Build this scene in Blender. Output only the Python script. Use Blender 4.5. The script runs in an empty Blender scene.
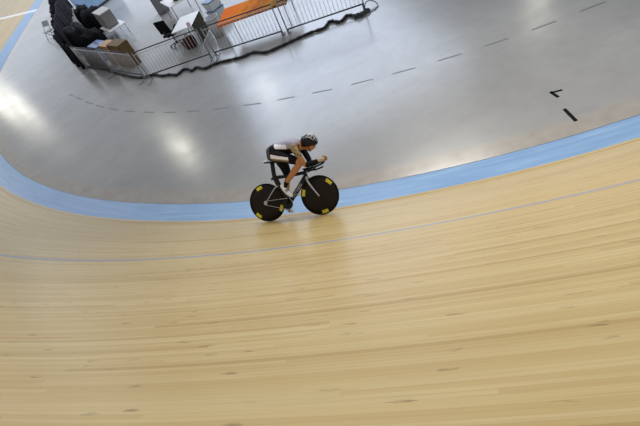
import bpy, bmesh, math, random
import numpy as np
from mathutils import Vector, Matrix
random.seed(7)
SC = bpy.context.scene
COL = SC.collection
PI = math.pi

# ------------------------------------------------------------------ materials
def new_mat(name):
    m = bpy.data.materials.new(name); m.use_nodes = True
    nt = m.node_tree
    return m, nt, nt.nodes['Principled BSDF']

def srgb(r, g, b):
    f = lambda c: (c/12.92 if c <= .04045 else ((c+.055)/1.055)**2.4)
    return (f(r/255), f(g/255), f(b/255), 1)

class NG:
    """small helper for node graphs"""
    def __init__(s, nt): s.nt = nt
    def n(s, typ, **kw):
        nd = s.nt.nodes.new(typ)
        for k, v in kw.items():
            if k.startswith('i_'):
                key = k[2:]
                nd.inputs[int(key) if key.isdigit() else key].default_value = v
            else: setattr(nd, k, v)
        return nd
    def l(s, a, b): s.nt.links.new(a, b)
    def math(s, op, a, b=None, c=None):
        nd = s.nt.nodes.new('ShaderNodeMath'); nd.operation = op
        for i, x in enumerate((a, b, c)):
            if x is None: continue
            if isinstance(x, (int, float)): nd.inputs[i].default_value = x
            else: s.l(x, nd.inputs[i])
        return nd.outputs[0]
    def mix(s, fac, a, b, blend='MIX'):
        nd = s.nt.nodes.new('ShaderNodeMix'); nd.data_type = 'RGBA'; nd.blend_type = blend
        for sock, x in ((nd.inputs[0], fac), (nd.inputs[6], a), (nd.inputs[7], b)):
            if isinstance(x, (int, float, tuple)): sock.default_value = x
            else: s.l(x, sock)
        return nd.outputs[2]
    def ramp(s, fac, stops):
        nd = s.nt.nodes.new('ShaderNodeValToRGB'); cr = nd.color_ramp
        while len(cr.elements) < len(stops): cr.elements.new(.5)
        for e, (p, c) in zip(cr.elements, stops):
            e.position = p; e.color = c if len(c) == 4 else (*c, 1)
        s.l(fac, nd.inputs[0]); return nd.outputs[0]
    def comb(s, x, y, z=0.0):
        nd = s.nt.nodes.new('ShaderNodeCombineXYZ')
        for i, v in enumerate((x, y, z)):
            if isinstance(v, (int, float)): nd.inputs[i].default_value = v
            else: s.l(v, nd.inputs[i])
        return nd.outputs[0]
    def noise(s, vec, scale, detail=3.0, rough=.55, dims='3D'):
        nd = s.nt.nodes.new('ShaderNodeTexNoise'); nd.noise_dimensions = dims
        nd.inputs['Scale'].default_value = scale; nd.inputs['Detail'].default_value = detail
        nd.inputs['Roughness'].default_value = rough
        s.l(vec, nd.inputs['Vector']); return nd.outputs[0]

def simple(name, col, rough=.5, metal=0.0, var=.12, scale=14.0, spec=.5, bump=0.0):
    """procedural plain material: base colour with a light noise variation"""
    m, nt, b = new_mat(name); g = NG(nt)
    tc = g.n('ShaderNodeTexCoord')
    no = g.noise(tc.outputs['Object'], scale, 4)
    dark = tuple(c*(1-var) for c in col[:3])+(1,); lite = tuple(min(1, c*(1+var)) for c in col[:3])+(1,)
    g.l(g.ramp(no, [(.3, dark), (.7, lite)]), b.inputs['Base Color'])
    b.inputs['Roughness'].default_value = rough; b.inputs['Metallic'].default_value = metal
    b.inputs['Specular IOR Level'].default_value = spec
    if bump:
        bp = g.n('ShaderNodeBump'); bp.inputs['Strength'].default_value = bump; bp.inputs['Distance'].default_value = .01
        g.l(no, bp.inputs['Height']); g.l(bp.outputs[0], b.inputs['Normal'])
    return m

FLOOR_ROUGH = .215
def mat_floor():
    m, nt, b = new_mat('polished_concrete'); g = NG(nt)
    tc = g.n('ShaderNodeTexCoord'); uv = g.n('ShaderNodeUVMap'); uv.uv_map = 'UVMap'
    ob = tc.outputs['Object']
    n1 = g.noise(ob, .55, 5, .6); n2 = g.noise(ob, 3.2, 5, .6)
    mp = g.n('ShaderNodeMapping'); mp.inputs['Scale'].default_value = (.35, 1.6, 1); mp.inputs['Rotation'].default_value = (0, 0, .35)
    g.l(ob, mp.inputs[0]); n3 = g.noise(mp.outputs[0], 1.3, 4, .6)
    c = g.ramp(n1, [(.30, FL_A), (.72, FL_B)])
    c = g.mix(g.math('MULTIPLY', g.ramp(n2, [(.42, (0, 0, 0)), (.75, (1, 1, 1))]), .16), c, FL_C)
    c = g.mix(g.math('MULTIPLY', g.ramp(n3, [(.55, (0, 0, 0)), (.8, (1, 1, 1))]), .22), c, FL_C)
    # painted beige safety strip against the blue band, with a worn edge
    sp = g.n('ShaderNodeSeparateXYZ'); g.l(uv.outputs[0], sp.inputs[0])
    v = g.math('ADD', sp.outputs[1], g.math('MULTIPLY', g.math('SUBTRACT', n2, .5), .28))
    st = g.n('ShaderNodeMapRange'); st.inputs[1].default_value = .26; st.inputs[2].default_value = .50
    st.inputs[3].default_value = .8; st.inputs[4].default_value = 0
    g.l(v, st.inputs[0])
    c = g.mix(st.outputs[0], c, g.ramp(n2, [(.3, STRIP_A), (.7, STRIP_B)]))
    g.l(c, b.inputs['Base Color'])
    r = g.math('ADD', FLOOR_ROUGH-.08, g.math('MULTIPLY', g.math('ADD', n2, n3), .08)); g.l(r, b.inputs['Roughness'])
    b.inputs['Specular IOR Level'].default_value = .55
    bp = g.n('ShaderNodeBump'); bp.inputs['Strength'].default_value = .08; bp.inputs['Distance'].default_value = .02
    g.l(n1, bp.inputs['Height']); g.l(bp.outputs[0], b.inputs['Normal'])
    return m

FL_A = srgb(146, 145, 144); FL_B = srgb(164, 163, 161); FL_C = srgb(122, 121, 122)
STRIP_A = srgb(156, 147, 138); STRIP_B = srgb(174, 165, 154)
CROSS_S = 0.0   # filled in below
def mat_wood():
    m, nt, b = new_mat('pine_strip_boards'); g = NG(nt)
    uv = g.n('ShaderNodeUVMap'); uv.uv_map = 'UVMap'
    sp = g.n('ShaderNodeSeparateXYZ'); g.l(uv.outputs[0], sp.inputs[0])
    u, v = sp.outputs[0], sp.outputs[1]
    W = .032
    row = g.math('FLOOR', g.math('DIVIDE', v, W))
    wn = g.n('ShaderNodeTexWhiteNoise', noise_dimensions='1D'); g.l(row, wn.inputs['W'])
    off = g.math('MULTIPLY', wn.outputs[0], 37.0)
    plank = g.math('FLOOR', g.math('DIVIDE', g.math('ADD', u, off), 2.6))
    wn2 = g.n('ShaderNodeTexWhiteNoise', noise_dimensions='2D'); g.l(g.comb(row, plank), wn2.inputs['Vector'])
    tone = wn2.outputs[0]
    c = g.ramp(tone, [(0.0, W_D), (.12, W_M), (.55, W_L), (.85, W_P), (1.0, W_L)])
    # broad tone drift across groups of boards
    drift = g.noise(g.comb(g.math('MULTIPLY', u, .16), g.math('MULTIPLY', v, 3.2), 3.1), 1.0, 3, .6)
    c = g.mix(g.math('MULTIPLY', g.ramp(drift, [(.40, (0, 0, 0)), (.72, (1, 1, 1))]), .40), c, W_D)
    # grain
    gr = g.noise(g.comb(g.math('MULTIPLY', u, 1.5), g.math('MULTIPLY', v, 70.0), g.math('MULTIPLY', tone, 9.0)), 1.0, 4, .65)
    c = g.mix(g.math('MULTIPLY', g.ramp(gr, [(.46, (0, 0, 0)), (.68, (1, 1, 1))]), .42), c, W_D)
    # knots and dark flecks, drawn out along the board
    vo = g.n('ShaderNodeTexVoronoi', feature='F1'); vo.inputs['Scale'].default_value = 1.0
    g.l(g.comb(g.math('MULTIPLY', u, 4.5), g.math('MULTIPLY', v, 15.0), 0.0), vo.inputs['Vector'])
    vsel = g.n('ShaderNodeSeparateColor'); g.l(vo.outputs['Color'], vsel.inputs[0])
    kn = g.math('MULTIPLY', g.math('LESS_THAN', g.math('ADD', vo.outputs['Distance'], g.math('MULTIPLY', g.math('SUBTRACT', gr, .5), .5)), .20), g.math('GREATER_THAN', vsel.outputs[0], .45))
    kn = g.math('MULTIPLY', kn, g.ramp(g.noise(g.comb(g.math('MULTIPLY', u, 14.0), g.math('MULTIPLY', v, 60.0)), 1.0, 3), [(.40, (0, 0, 0)), (.62, (1, 1, 1))]))
    c = g.mix(g.math('MULTIPLY', kn, .58), c, W_K)
    # a few reddish replacement boards
    red = g.math('GREATER_THAN', wn2.outputs[0], .993)
    c = g.mix(g.math('MULTIPLY', red, .45), c, srgb(176, 118, 74))
    # seams
    fr = g.math('FRACT', g.math('DIVIDE', v, W))
    seam = g.math('LESS_THAN', fr, .05)
    c = g.mix(g.math('MULTIPLY', seam, .30), c, W_K)
    # dark line beyond the blue band, thin blue line at one third of the width, white line across
    def band(x, c0, w): return g.math('LESS_THAN', g.math('ABSOLUTE', g.math('SUBTRACT', x, c0)), w)
    c = g.mix(g.math('MULTIPLY', band(v, .775, .025), .35), c, srgb(120, 88, 66))
    c = g.mix(g.math('MULTIPLY', band(v, 3.14, .027), .85), c, srgb(118, 140, 180))
    c = g.mix(g.math('MULTIPLY', band(u, CROSS_S, .28), .9), c, srgb(238, 238, 232))
    g.l(c, b.inputs['Base Color'])
    b.inputs['Roughness'].default_value = WOOD_ROUGH
    b.inputs['Specular IOR Level'].default_value = .5
    return m
W_D = srgb(174, 146, 93); W_M = srgb(190, 164, 110); W_L = srgb(196, 172, 118); W_P = srgb(202, 181, 131); W_K = srgb(112, 86, 54)
WOOD_ROUGH = .31
def mat_band():
    m, nt, b = new_mat('blue_painted_boards'); g = NG(nt)
    uv = g.n('ShaderNodeUVMap'); uv.uv_map = 'UVMap'
    sp = g.n('ShaderNodeSeparateXYZ'); g.l(uv.outputs[0], sp.inputs[0])
    u, v = sp.outputs[0], sp.outputs[1]
    n = g.noise(g.comb(g.math('MULTIPLY', u, .9), g.math('MULTIPLY', v, 9.0)), 1.0, 5, .65)
    c = g.ramp(n, [(.3, srgb(110, 146, 186)), (.55, srgb(126, 160, 197)), (.78, srgb(156, 184, 212))])
    c = g.mix(g.math('MULTIPLY', g.math('LESS_THAN', v, .022), .8), c, srgb(60, 66, 78))
    c = g.mix(g.math('MULTIPLY', g.math('LESS_THAN', g.math('ABSOLUTE', g.math('SUBTRACT', u, CROSS_S)), .28), .85), c, srgb(236, 240, 244))
    g.l(c, b.inputs['Base Color']); b.inputs['Roughness'].default_value = .30
    return m

# ------------------------------------------------------------------ mesh helpers
def obj(name, bm, mat=None, parent=None, smooth=False, loc=None):
    me = bpy.data.meshes.new(name)
    bmesh.ops.recalc_face_normals(bm, faces=bm.faces)
    bm.to_mesh(me); bm.free()
    if smooth:
        for p in me.polygons: p.use_smooth = True
    o = bpy.data.objects.new(name, me); COL.objects.link(o)
    if mat:
        for m in (mat if isinstance(mat, (list, tuple)) else [mat]): me.materials.append(m)
    if parent: o.parent = parent
    if loc: o.location = loc
    return o

def tag(o, label=None, cat=None, group=None, kind=None):
    if label: o['label'] = label
    if cat: o['category'] = cat
    if group: o['group'] = group
    if kind: o['kind'] = kind
    return o

def empty(name, loc=(0, 0, 0), rz=0.0, label=None, cat=None, group=None):
    o = bpy.data.objects.new(name, None); COL.objects.link(o)
    o.location = loc; o.rotation_euler = (0, 0, rz); o.empty_display_size = .2
    return tag(o, label, cat, group)

def copy_tree(o, parent=None):
    c = o.copy(); COL.objects.link(c); c.parent = parent
    for ch in list(o.children): copy_tree(ch, c)
    return c

def add_box(bm, c, s, M=None, bevel=0.0):
    x, y, z = s[0]/2, s[1]/2, s[2]/2
    r = bmesh.ops.create_cube(bm, size=1.0)
    vs = r['verts']
    for v in vs: v.co = Vector((v.co.x*s[0], v.co.y*s[1], v.co.z*s[2]))
    if bevel:
        es = list({e for v in vs for e in v.link_edges})
        rr = bmesh.ops.bevel(bm, geom=es, offset=bevel, segments=2, affect='EDGES', profile=.5)
        vs = list({v for f in rr['faces'] for v in f.verts} | {v for v in vs if v.is_valid})
    for v in vs:
        p = v.co + Vector(c)
        v.co = (M @ p) if M else p
    return bm

def box(c, s, bevel=0.0, M=None):
    bm = bmesh.new(); return add_box(bm, c, s, M, bevel)

def cm(P, n):
    """Catmull-Rom through tuples of any length"""
    P = [np.array(p, float) for p in P]
    Q = [2*P[0]-P[1]]+P+[2*P[-1]-P[-2]]
    out = []
    for i in range(1, len(Q)-2):
        p0, p1, p2, p3 = Q[i-1:i+3]
        for k in range(n):
            t = k/n
            out.append(.5*(2*p1+(p2-p0)*t+(2*p0-5*p1+4*p2-p3)*t*t+(3*p1-p0-3*p2+p3)*t**3))
    out.append(Q[-2]); return out

def add_tube(bm, pts, rad, segs=12, closed=False, flat=None, side=None):
    """tube along pts; rad a number or one per point; flat = (a, b) multipliers for the two cross axes"""
    pts = [Vector(p[:3]) for p in pts]; N = len(pts)
    R = [rad]*N if isinstance(rad, (int, float)) else list(rad)
    rings = []; prev = None
    for i in range(N):
        if closed: t = (pts[(i+1) % N]-pts[i-1])
        else: t = pts[min(i+1, N-1)]-pts[max(i-1, 0)]
        t.normalize()
        if side is not None: a = Vector(side); a = (a-t*a.dot(t)).normalized()
        elif prev is None:
            a = t.orthogonal().normalized()
        else:
            a = (prev-t*prev.dot(t)).normalized()
        prev = a; b = t.cross(a)
        fa, fb = flat or (1, 1)
        rings.append([bm.verts.new(pts[i]+a*(R[i]*fa*math.cos(2*PI*k/segs))+b*(R[i]*fb*math.sin(2*PI*k/segs))) for k in range(segs)])
    for i in range(N if closed else N-1):
        A, B = rings[i], rings[(i+1) % N]
        for k in range(segs): bm.faces.new((A[k], A[(k+1) % segs], B[(k+1) % segs], B[k]))
    if not closed:
        bm.faces.new(rings[0][::-1]); bm.faces.new(rings[-1])
    return bm

def tube(*a, **k): return add_tube(bmesh.new(), *a, **k)

def add_limb(bm, pts, n=6, segs=16, cap=True):
    """tapered limb with rounded ends through (x, y, z, r)"""
    P = cm(pts, n); Q = []
    if cap:
        for e, d in ((0, 1), (-1, -1)):
            p = P[e]; q = P[e+d]; t = p[:3]-q[:3]; t = t/np.linalg.norm(t)
            L = []
            for a in (85, 62, 38, 18):
                ar = math.radians(a)
                L.append(np.array([*(p[:3]+t*p[3]*math.sin(ar)), max(p[3]*math.cos(ar), .002)]))
            if e == 0: head = L
            else: tail = L[::-1]
        P = head+P+tail
    return add_tube(bm, [p[:3] for p in P], [p[3] for p in P], segs)

def add_loft(bm, rings):
    """rings: list of lists of points, closed and capped"""
    R = [[bm.verts.new(p) for p in r] for r in rings]; n = len(R[0])
    for A, B in zip(R[:-1], R[1:]):
        for k in range(n): bm.faces.new((A[k], A[(k+1) % n], B[(k+1) % n], B[k]))
    bm.faces.new(R[0][::-1]); bm.faces.new(R[-1]); return bm

def add_lathe(bm, prof, c=(0, 0, 0), axis='Z', segs=32, sweep=2*PI):
    """revolve (r, h) profile"""
    R = []
    for r, h in prof:
        ring = []
        for k in range(segs):
            a = sweep*k/segs
            x, y = r*math.cos(a), r*math.sin(a)
            p = (x, y, h) if axis == 'Z' else (x, h, y)
            ring.append(bm.verts.new(Vector(p)+Vector(c)))
        R.append(ring)
    for A, B in zip(R[:-1], R[1:]):
        for k in range(segs): bm.faces.new((A[k], A[(k+1) % segs], B[(k+1) % segs], B[k]))
    bm.faces.new(R[0][::-1]); bm.faces.new(R[-1]); return bm

def lathe(*a, **k): return add_lathe(bmesh.new(), *a, **k)

def remeshed(bm, voxel, smooth=4, name='tmp'):
    """one continuous surface from overlapping closed shapes"""
    me = bpy.data.meshes.new(name); bmesh.ops.recalc_face_normals(bm, faces=bm.faces); bm.to_mesh(me); bm.free()
    o = bpy.data.objects.new(name, me); COL.objects.link(o)
    r = o.modifiers.new('r', 'REMESH'); r.mode = 'VOXEL'; r.voxel_size = voxel
    s = o.modifiers.new('s', 'SMOOTH'); s.iterations = smooth; s.factor = .5
    dg = bpy.context.evaluated_depsgraph_get(); dg.update()
    m2 = bpy.data.meshes.new_from_object(o.evaluated_get(dg))
    bpy.data.objects.remove(o); bpy.data.meshes.remove(me)
    out = bmesh.new(); out.from_mesh(m2); bpy.data.meshes.remove(m2)
    return out

# ------------------------------------------------------------------ the track
CTRL = [(16, 3.0), (11, 3.32), (8, 3.68), (6.5, 3.93), (5.19, 4.19), (4.36, 4.385), (3.42, 4.68), (2.33, 5.09), (1.08, 5.61), (.5, 5.89), (-.4, 6.38),
        (-1.39, 6.97), (-2.57, 7.82), (-3.33, 8.43), (-4.18, 9.15), (-5.22, 10.16), (-5.93, 10.95), (-6.74, 11.97), (-7.45, 12.94), (-8.19, 14.15),
        (-9.06, 15.82), (-10.1, 18.3), (-11.0, 21.4), (-11.55, 25.0), (-11.75, 29.1), (-11.69, 34.3), (-11.42, 40.8), (-11.0, 49), (-10.5, 60)]
def resample(P, st):
    L = np.r_[0, np.cumsum(np.linalg.norm(np.diff(P, axis=0), axis=1))]
    s = np.arange(0, L[-1], st); return np.stack([np.interp(s, L, P[:, 0]), np.interp(s, L, P[:, 1])], 1)
EDGE = resample(np.array(cm(CTRL, 24)), .25)
for _ in range(30): EDGE[1:-1] = .25*EDGE[:-2]+.5*EDGE[1:-1]+.25*EDGE[2:]
EDGE = resample(EDGE, .25)
TAN = np.gradient(EDGE, axis=0); TAN /= np.linalg.norm(TAN, axis=1)[:, None]
for _ in range(20): TAN[1:-1] = .25*TAN[:-2]+.5*TAN[1:-1]+.25*TAN[2:]
TAN /= np.linalg.norm(TAN, axis=1)[:, None]
NRM = np.stack([-TAN[:, 1], TAN[:, 0]], 1)
if ((EDGE[20]-np.array([5, 25]))*NRM[20]).sum() < 0: NRM = -NRM
IDX = np.arange(len(EDGE))
CROSS_S = .25*float(np.interp(38.4, EDGE[60:, 1], IDX[60:]))

def profile(hi, lo=18):
    V, U, Z = [0.0], [0.0], [0.0]; dv = .01
    while V[-1] < 7.0:
        v = V[-1]+dv/2; t = min(max((v-.60)/.38, 0), 1); t = t*t*(3-2*t)
        a = math.radians(lo+(hi-lo)*t+max(v-1, 0)*.55)
        U.append(U[-1]+dv*math.cos(a)); Z.append(Z[-1]+dv*math.sin(a)); V.append(V[-1]+dv)
    return V, U, Z
PA, PB, PC = profile(38.3), profile(35.6), profile(11.5, 11.5)
S_STR = .25*float(np.interp(33.5, EDGE[60:, 1], IDX[60:]))
def surf(s, v):
    i = s/.25
    x = [np.interp(i, IDX, EDGE[:, k]) for k in (0, 1)]; n = [np.interp(i, IDX, NRM[:, k]) for k in (0, 1)]
    t = min(max((s-17)/7, 0), 1); t = t*t*(3-2*t)
    u = (1-t)*np.interp(v, PA[0], PA[1])+t*np.interp(v, PB[0], PB[1])
    z = (1-t)*np.interp(v, PA[0], PA[2])+t*np.interp(v, PB[0], PB[2])
    w = min(max((s-S_STR+13)/13, 0), 1); w = w*w*(3-2*w)     # the bank flattens into the far straight
    u = (1-w)*u+w*np.interp(v, PC[0], PC[1]); z = (1-w)*z+w*np.interp(v, PC[0], PC[2])
    return Vector((x[0]+n[0]*u, x[1]+n[1]*u, z))
SMAX = .25*(len(EDGE)-1)

def strip(name, vs, mat, ss):
    """banked strip of track, with thickness, UV in metres"""
    bm = bmesh.new(); uvl = bm.loops.layers.uv.new('UVMap')
    top = [[bm.verts.new(surf(s, v)) for v in vs] for s in ss]
    for i in range(len(ss)-1):
        for j in range(len(vs)-1):
            f = bm.faces.new((top[i][j], top[i+1][j], top[i+1][j+1], top[i][j+1]))
            for lp, (a, b) in zip(f.loops, ((i, j), (i+1, j), (i+1, j+1), (i, j+1))): lp[uvl].uv = (ss[a], vs[b])
    me = bpy.data.meshes.new(name); bm.normal_update(); bm.to_mesh(me); bm.free()
    for p in me.polygons: p.use_smooth = True
    me.materials.append(mat)
    o = bpy.data.objects.new(name, me); COL.objects.link(o)
    if me.polygons[0].normal.z < 0: me.flip_normals()
    return tag(o, kind='structure')

M_wood = mat_wood(); M_band = mat_band(); M_floor = mat_floor()
SS = [k*.25 for k in range(int(SMAX/.25)+1)]
BAND = .69
strip('blue_band', [0, .15, .3, .45, .58, BAND], M_band, SS)
strip('wooden_track', [BAND, .74, .8, .86, .92, 1.0, 1.2]+[1.5+.5*k for k in range(12)], M_wood, SS)

def make_floor():
    bm = bmesh.new(); uvl = bm.loops.layers.uv.new('UVMap')
    vv = [-.02, .25, .5, .8]
    # inward offset of the edge; the strip stays narrow, so no self-crossing
    G = [[bm.verts.new((EDGE[i, 0]-NRM[i, 0]*v, EDGE[i, 1]-NRM[i, 1]*v, 0)) for v in vv] for i in range(0, len(EDGE), 2)]
    for i in range(len(G)-1):
        for j in range(len(vv)-1):
            f = bm.faces.new((G[i][j], G[i+1][j], G[i+1][j+1], G[i][j+1]))
            for lp, b in zip(f.loops, (j, j, j+1, j+1)): lp[uvl].uv = (0, vv[b])
    inner = [g[-1] for g in G]
    far = [bm.verts.new(p) for p in ((40, 60, 0), (40, 3, 0))]
    f = bm.faces.new(inner+far)
    for lp in f.loops: lp[uvl].uv = (0, 2)
    bmesh.ops.triangulate(bm, faces=[f])
    bm.normal_update()
    for fc in bm.faces:
        if fc.normal.z < 0: fc.normal_flip()
    me = bpy.data.meshes.new('floor'); bm.to_mesh(me); bm.free(); me.materials.append(M_floor)
    o = bpy.data.objects.new('floor', me); COL.objects.link(o); return tag(o, kind='structure')
make_floor()

# floor markings -----------------------------------------------------
M_dash = simple('grey_floor_paint', srgb(112, 114, 118), .5)
M_tape = simple('black_floor_tape', srgb(26, 27, 28), .85, spec=.05)
DASH = [((-6.55, 18.05), (-6.35, 17.7)), ((-6.19, 17.4), (-5.89, 16.83)), ((-5.7, 16.47), (-5.39, 15.95)), ((-5.22, 15.65), (-4.88, 15.13)), ((-4.66, 14.8), (-4.31, 14.31)),
        ((-4.06, 13.99), (-3.72, 13.59)), ((-3.4, 13.22), (-3.05, 12.84)), ((-2.74, 12.52), (-2.37, 12.14)), ((-2.03, 11.84), (-1.67, 11.52)),
        ((-1.29, 11.18), (-.86, 10.88)), ((-.48, 10.59), (-.04, 10.25)), ((.37, 10.0), (.79, 9.74)), ((1.21, 9.49), (1.65, 9.22)), ((2.09, 9.0), (2.57, 8.77)),
        ((2.99, 8.58), (3.48, 8.35)), ((3.95, 8.18), (4.44, 8.0)), ((4.9, 7.85), (5.39, 7.69)), ((5.88, 7.56), (6.36, 7.44)), ((6.86, 7.35), (7.36, 7.24)),
        ((7.86, 7.15), (8.35, 7.07))]
def flat_quad(bm, a, b, w, z0=-.004, z1=.003):
    a = Vector((*a, 0)); b = Vector((*b, 0)); t = (b-a).normalized(); n = Vector((-t.y, t.x, 0))*w/2
    lo = [bm.verts.new(p+Vector((0, 0, z0))) for p in (a+n, b+n, b-n, a-n)]
    hi = [bm.verts.new(p+Vector((0, 0, z1))) for p in (a+n, b+n, b-n, a-n)]
    bm.faces.new(hi); bm.faces.new(lo[::-1])
    for k in range(4): bm.faces.new((lo[k], lo[(k+1) % 4], hi[(k+1) % 4], hi[k]))
bm = bmesh.new()
for a, b in DASH: flat_quad(bm, a, b, .038)
tag(obj('dashed_floor_line', bm, M_dash), kind='structure')
bm = bmesh.new(); flat_quad(bm, (4.745, 5.60), (4.735, 5.38), .055); flat_quad(bm, (4.73, 5.57), (4.91, 5.50), .045)
bm2 = bm
tag(obj('tape_corner_mark', bm2, M_tape), kind='structure')
bm = bmesh.new(); flat_quad(bm, (4.585, 5.06), (4.505, 4.69), .06)
tag(obj('tape_bar_mark', bm, M_tape), kind='structure')

# ------------------------------------------------------------------ materials for things
M_carbon = simple('black_carbon', srgb(15, 15, 16), .4, var=.1, spec=.3)
M_disc = simple('dark_disc', srgb(26, 20, 13), .5, var=.12, scale=6, spec=.22)  # brown cast of reflections put into the disc colour
M_tyre = simple('tyre_rubber', srgb(14, 13, 12), .8, spec=.2)
M_yellow = simple('yellow_decal', srgb(214, 200, 40), .5)
M_white = simple('white_gloss', srgb(242, 242, 242), .35, var=.03)
M_silver = simple('brushed_alloy', srgb(188, 188, 190), .35, metal=.6, var=.05)
M_skin = simple('skin', srgb(184, 124, 76), .6, var=.06, scale=30)
M_blackcloth = simple('black_lycra', srgb(14, 13, 15), .75, spec=.2)
M_greycloth = simple('grey_lycra', srgb(152, 149, 164), .6, var=.06)
M_whitecloth = simple('white_lycra', srgb(246, 242, 246), .6, var=.02, scale=40)
M_hipgrey = simple('charcoal_lycra', srgb(66, 64, 69), .7)
M_redcloth = simple('red_trim', srgb(196, 92, 78), .6)
M_brownstrip = simple('brown_trim', srgb(120, 98, 80), .6, var=.3, scale=60)
M_glove = simple('pale_glove', srgb(196, 186, 172), .7, var=.15, scale=50)
M_hair = simple('dark_hair', srgb(40, 30, 24), .7)
M_lens = simple('dark_lens', srgb(20, 20, 24), .15)
def mat_tattoo():
    m, nt, b = new_mat('mottled_olive_sleeve'); g = NG(nt); tc = g.n('ShaderNodeTexCoord')
    n = g.noise(tc.outputs['Object'], 26, 4)
    g.l(g.ramp(n, [(.35, srgb(70, 62, 50)), (.5, srgb(150, 128, 88)), (.62, srgb(176, 150, 106)), (.75, srgb(92, 84, 74))]), b.inputs['Base Color'])
    b.inputs['Roughness'].default_value = .6; return m
M_olive = mat_tattoo()

# ------------------------------------------------------------------ bicycle frame of reference (leaning into the bend)
def bike_matrix():
    P = Vector((-.83195, 5.56518, .39361)); t = Vector((.88853, -.45866, -.01268)); up = Vector((.30344, .56667, .76604))
    t.normalize(); up = (up-t*up.dot(t)).normalized(); lat = up.cross(t)
    M = Matrix(((t.x, lat.x, up.x, P.x), (t.y, lat.y, up.y, P.y), (t.z, lat.z, up.z, P.z), (0, 0, 0, 1)))
    return M
BM = bike_matrix()
WB = .975; WR = .335

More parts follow.
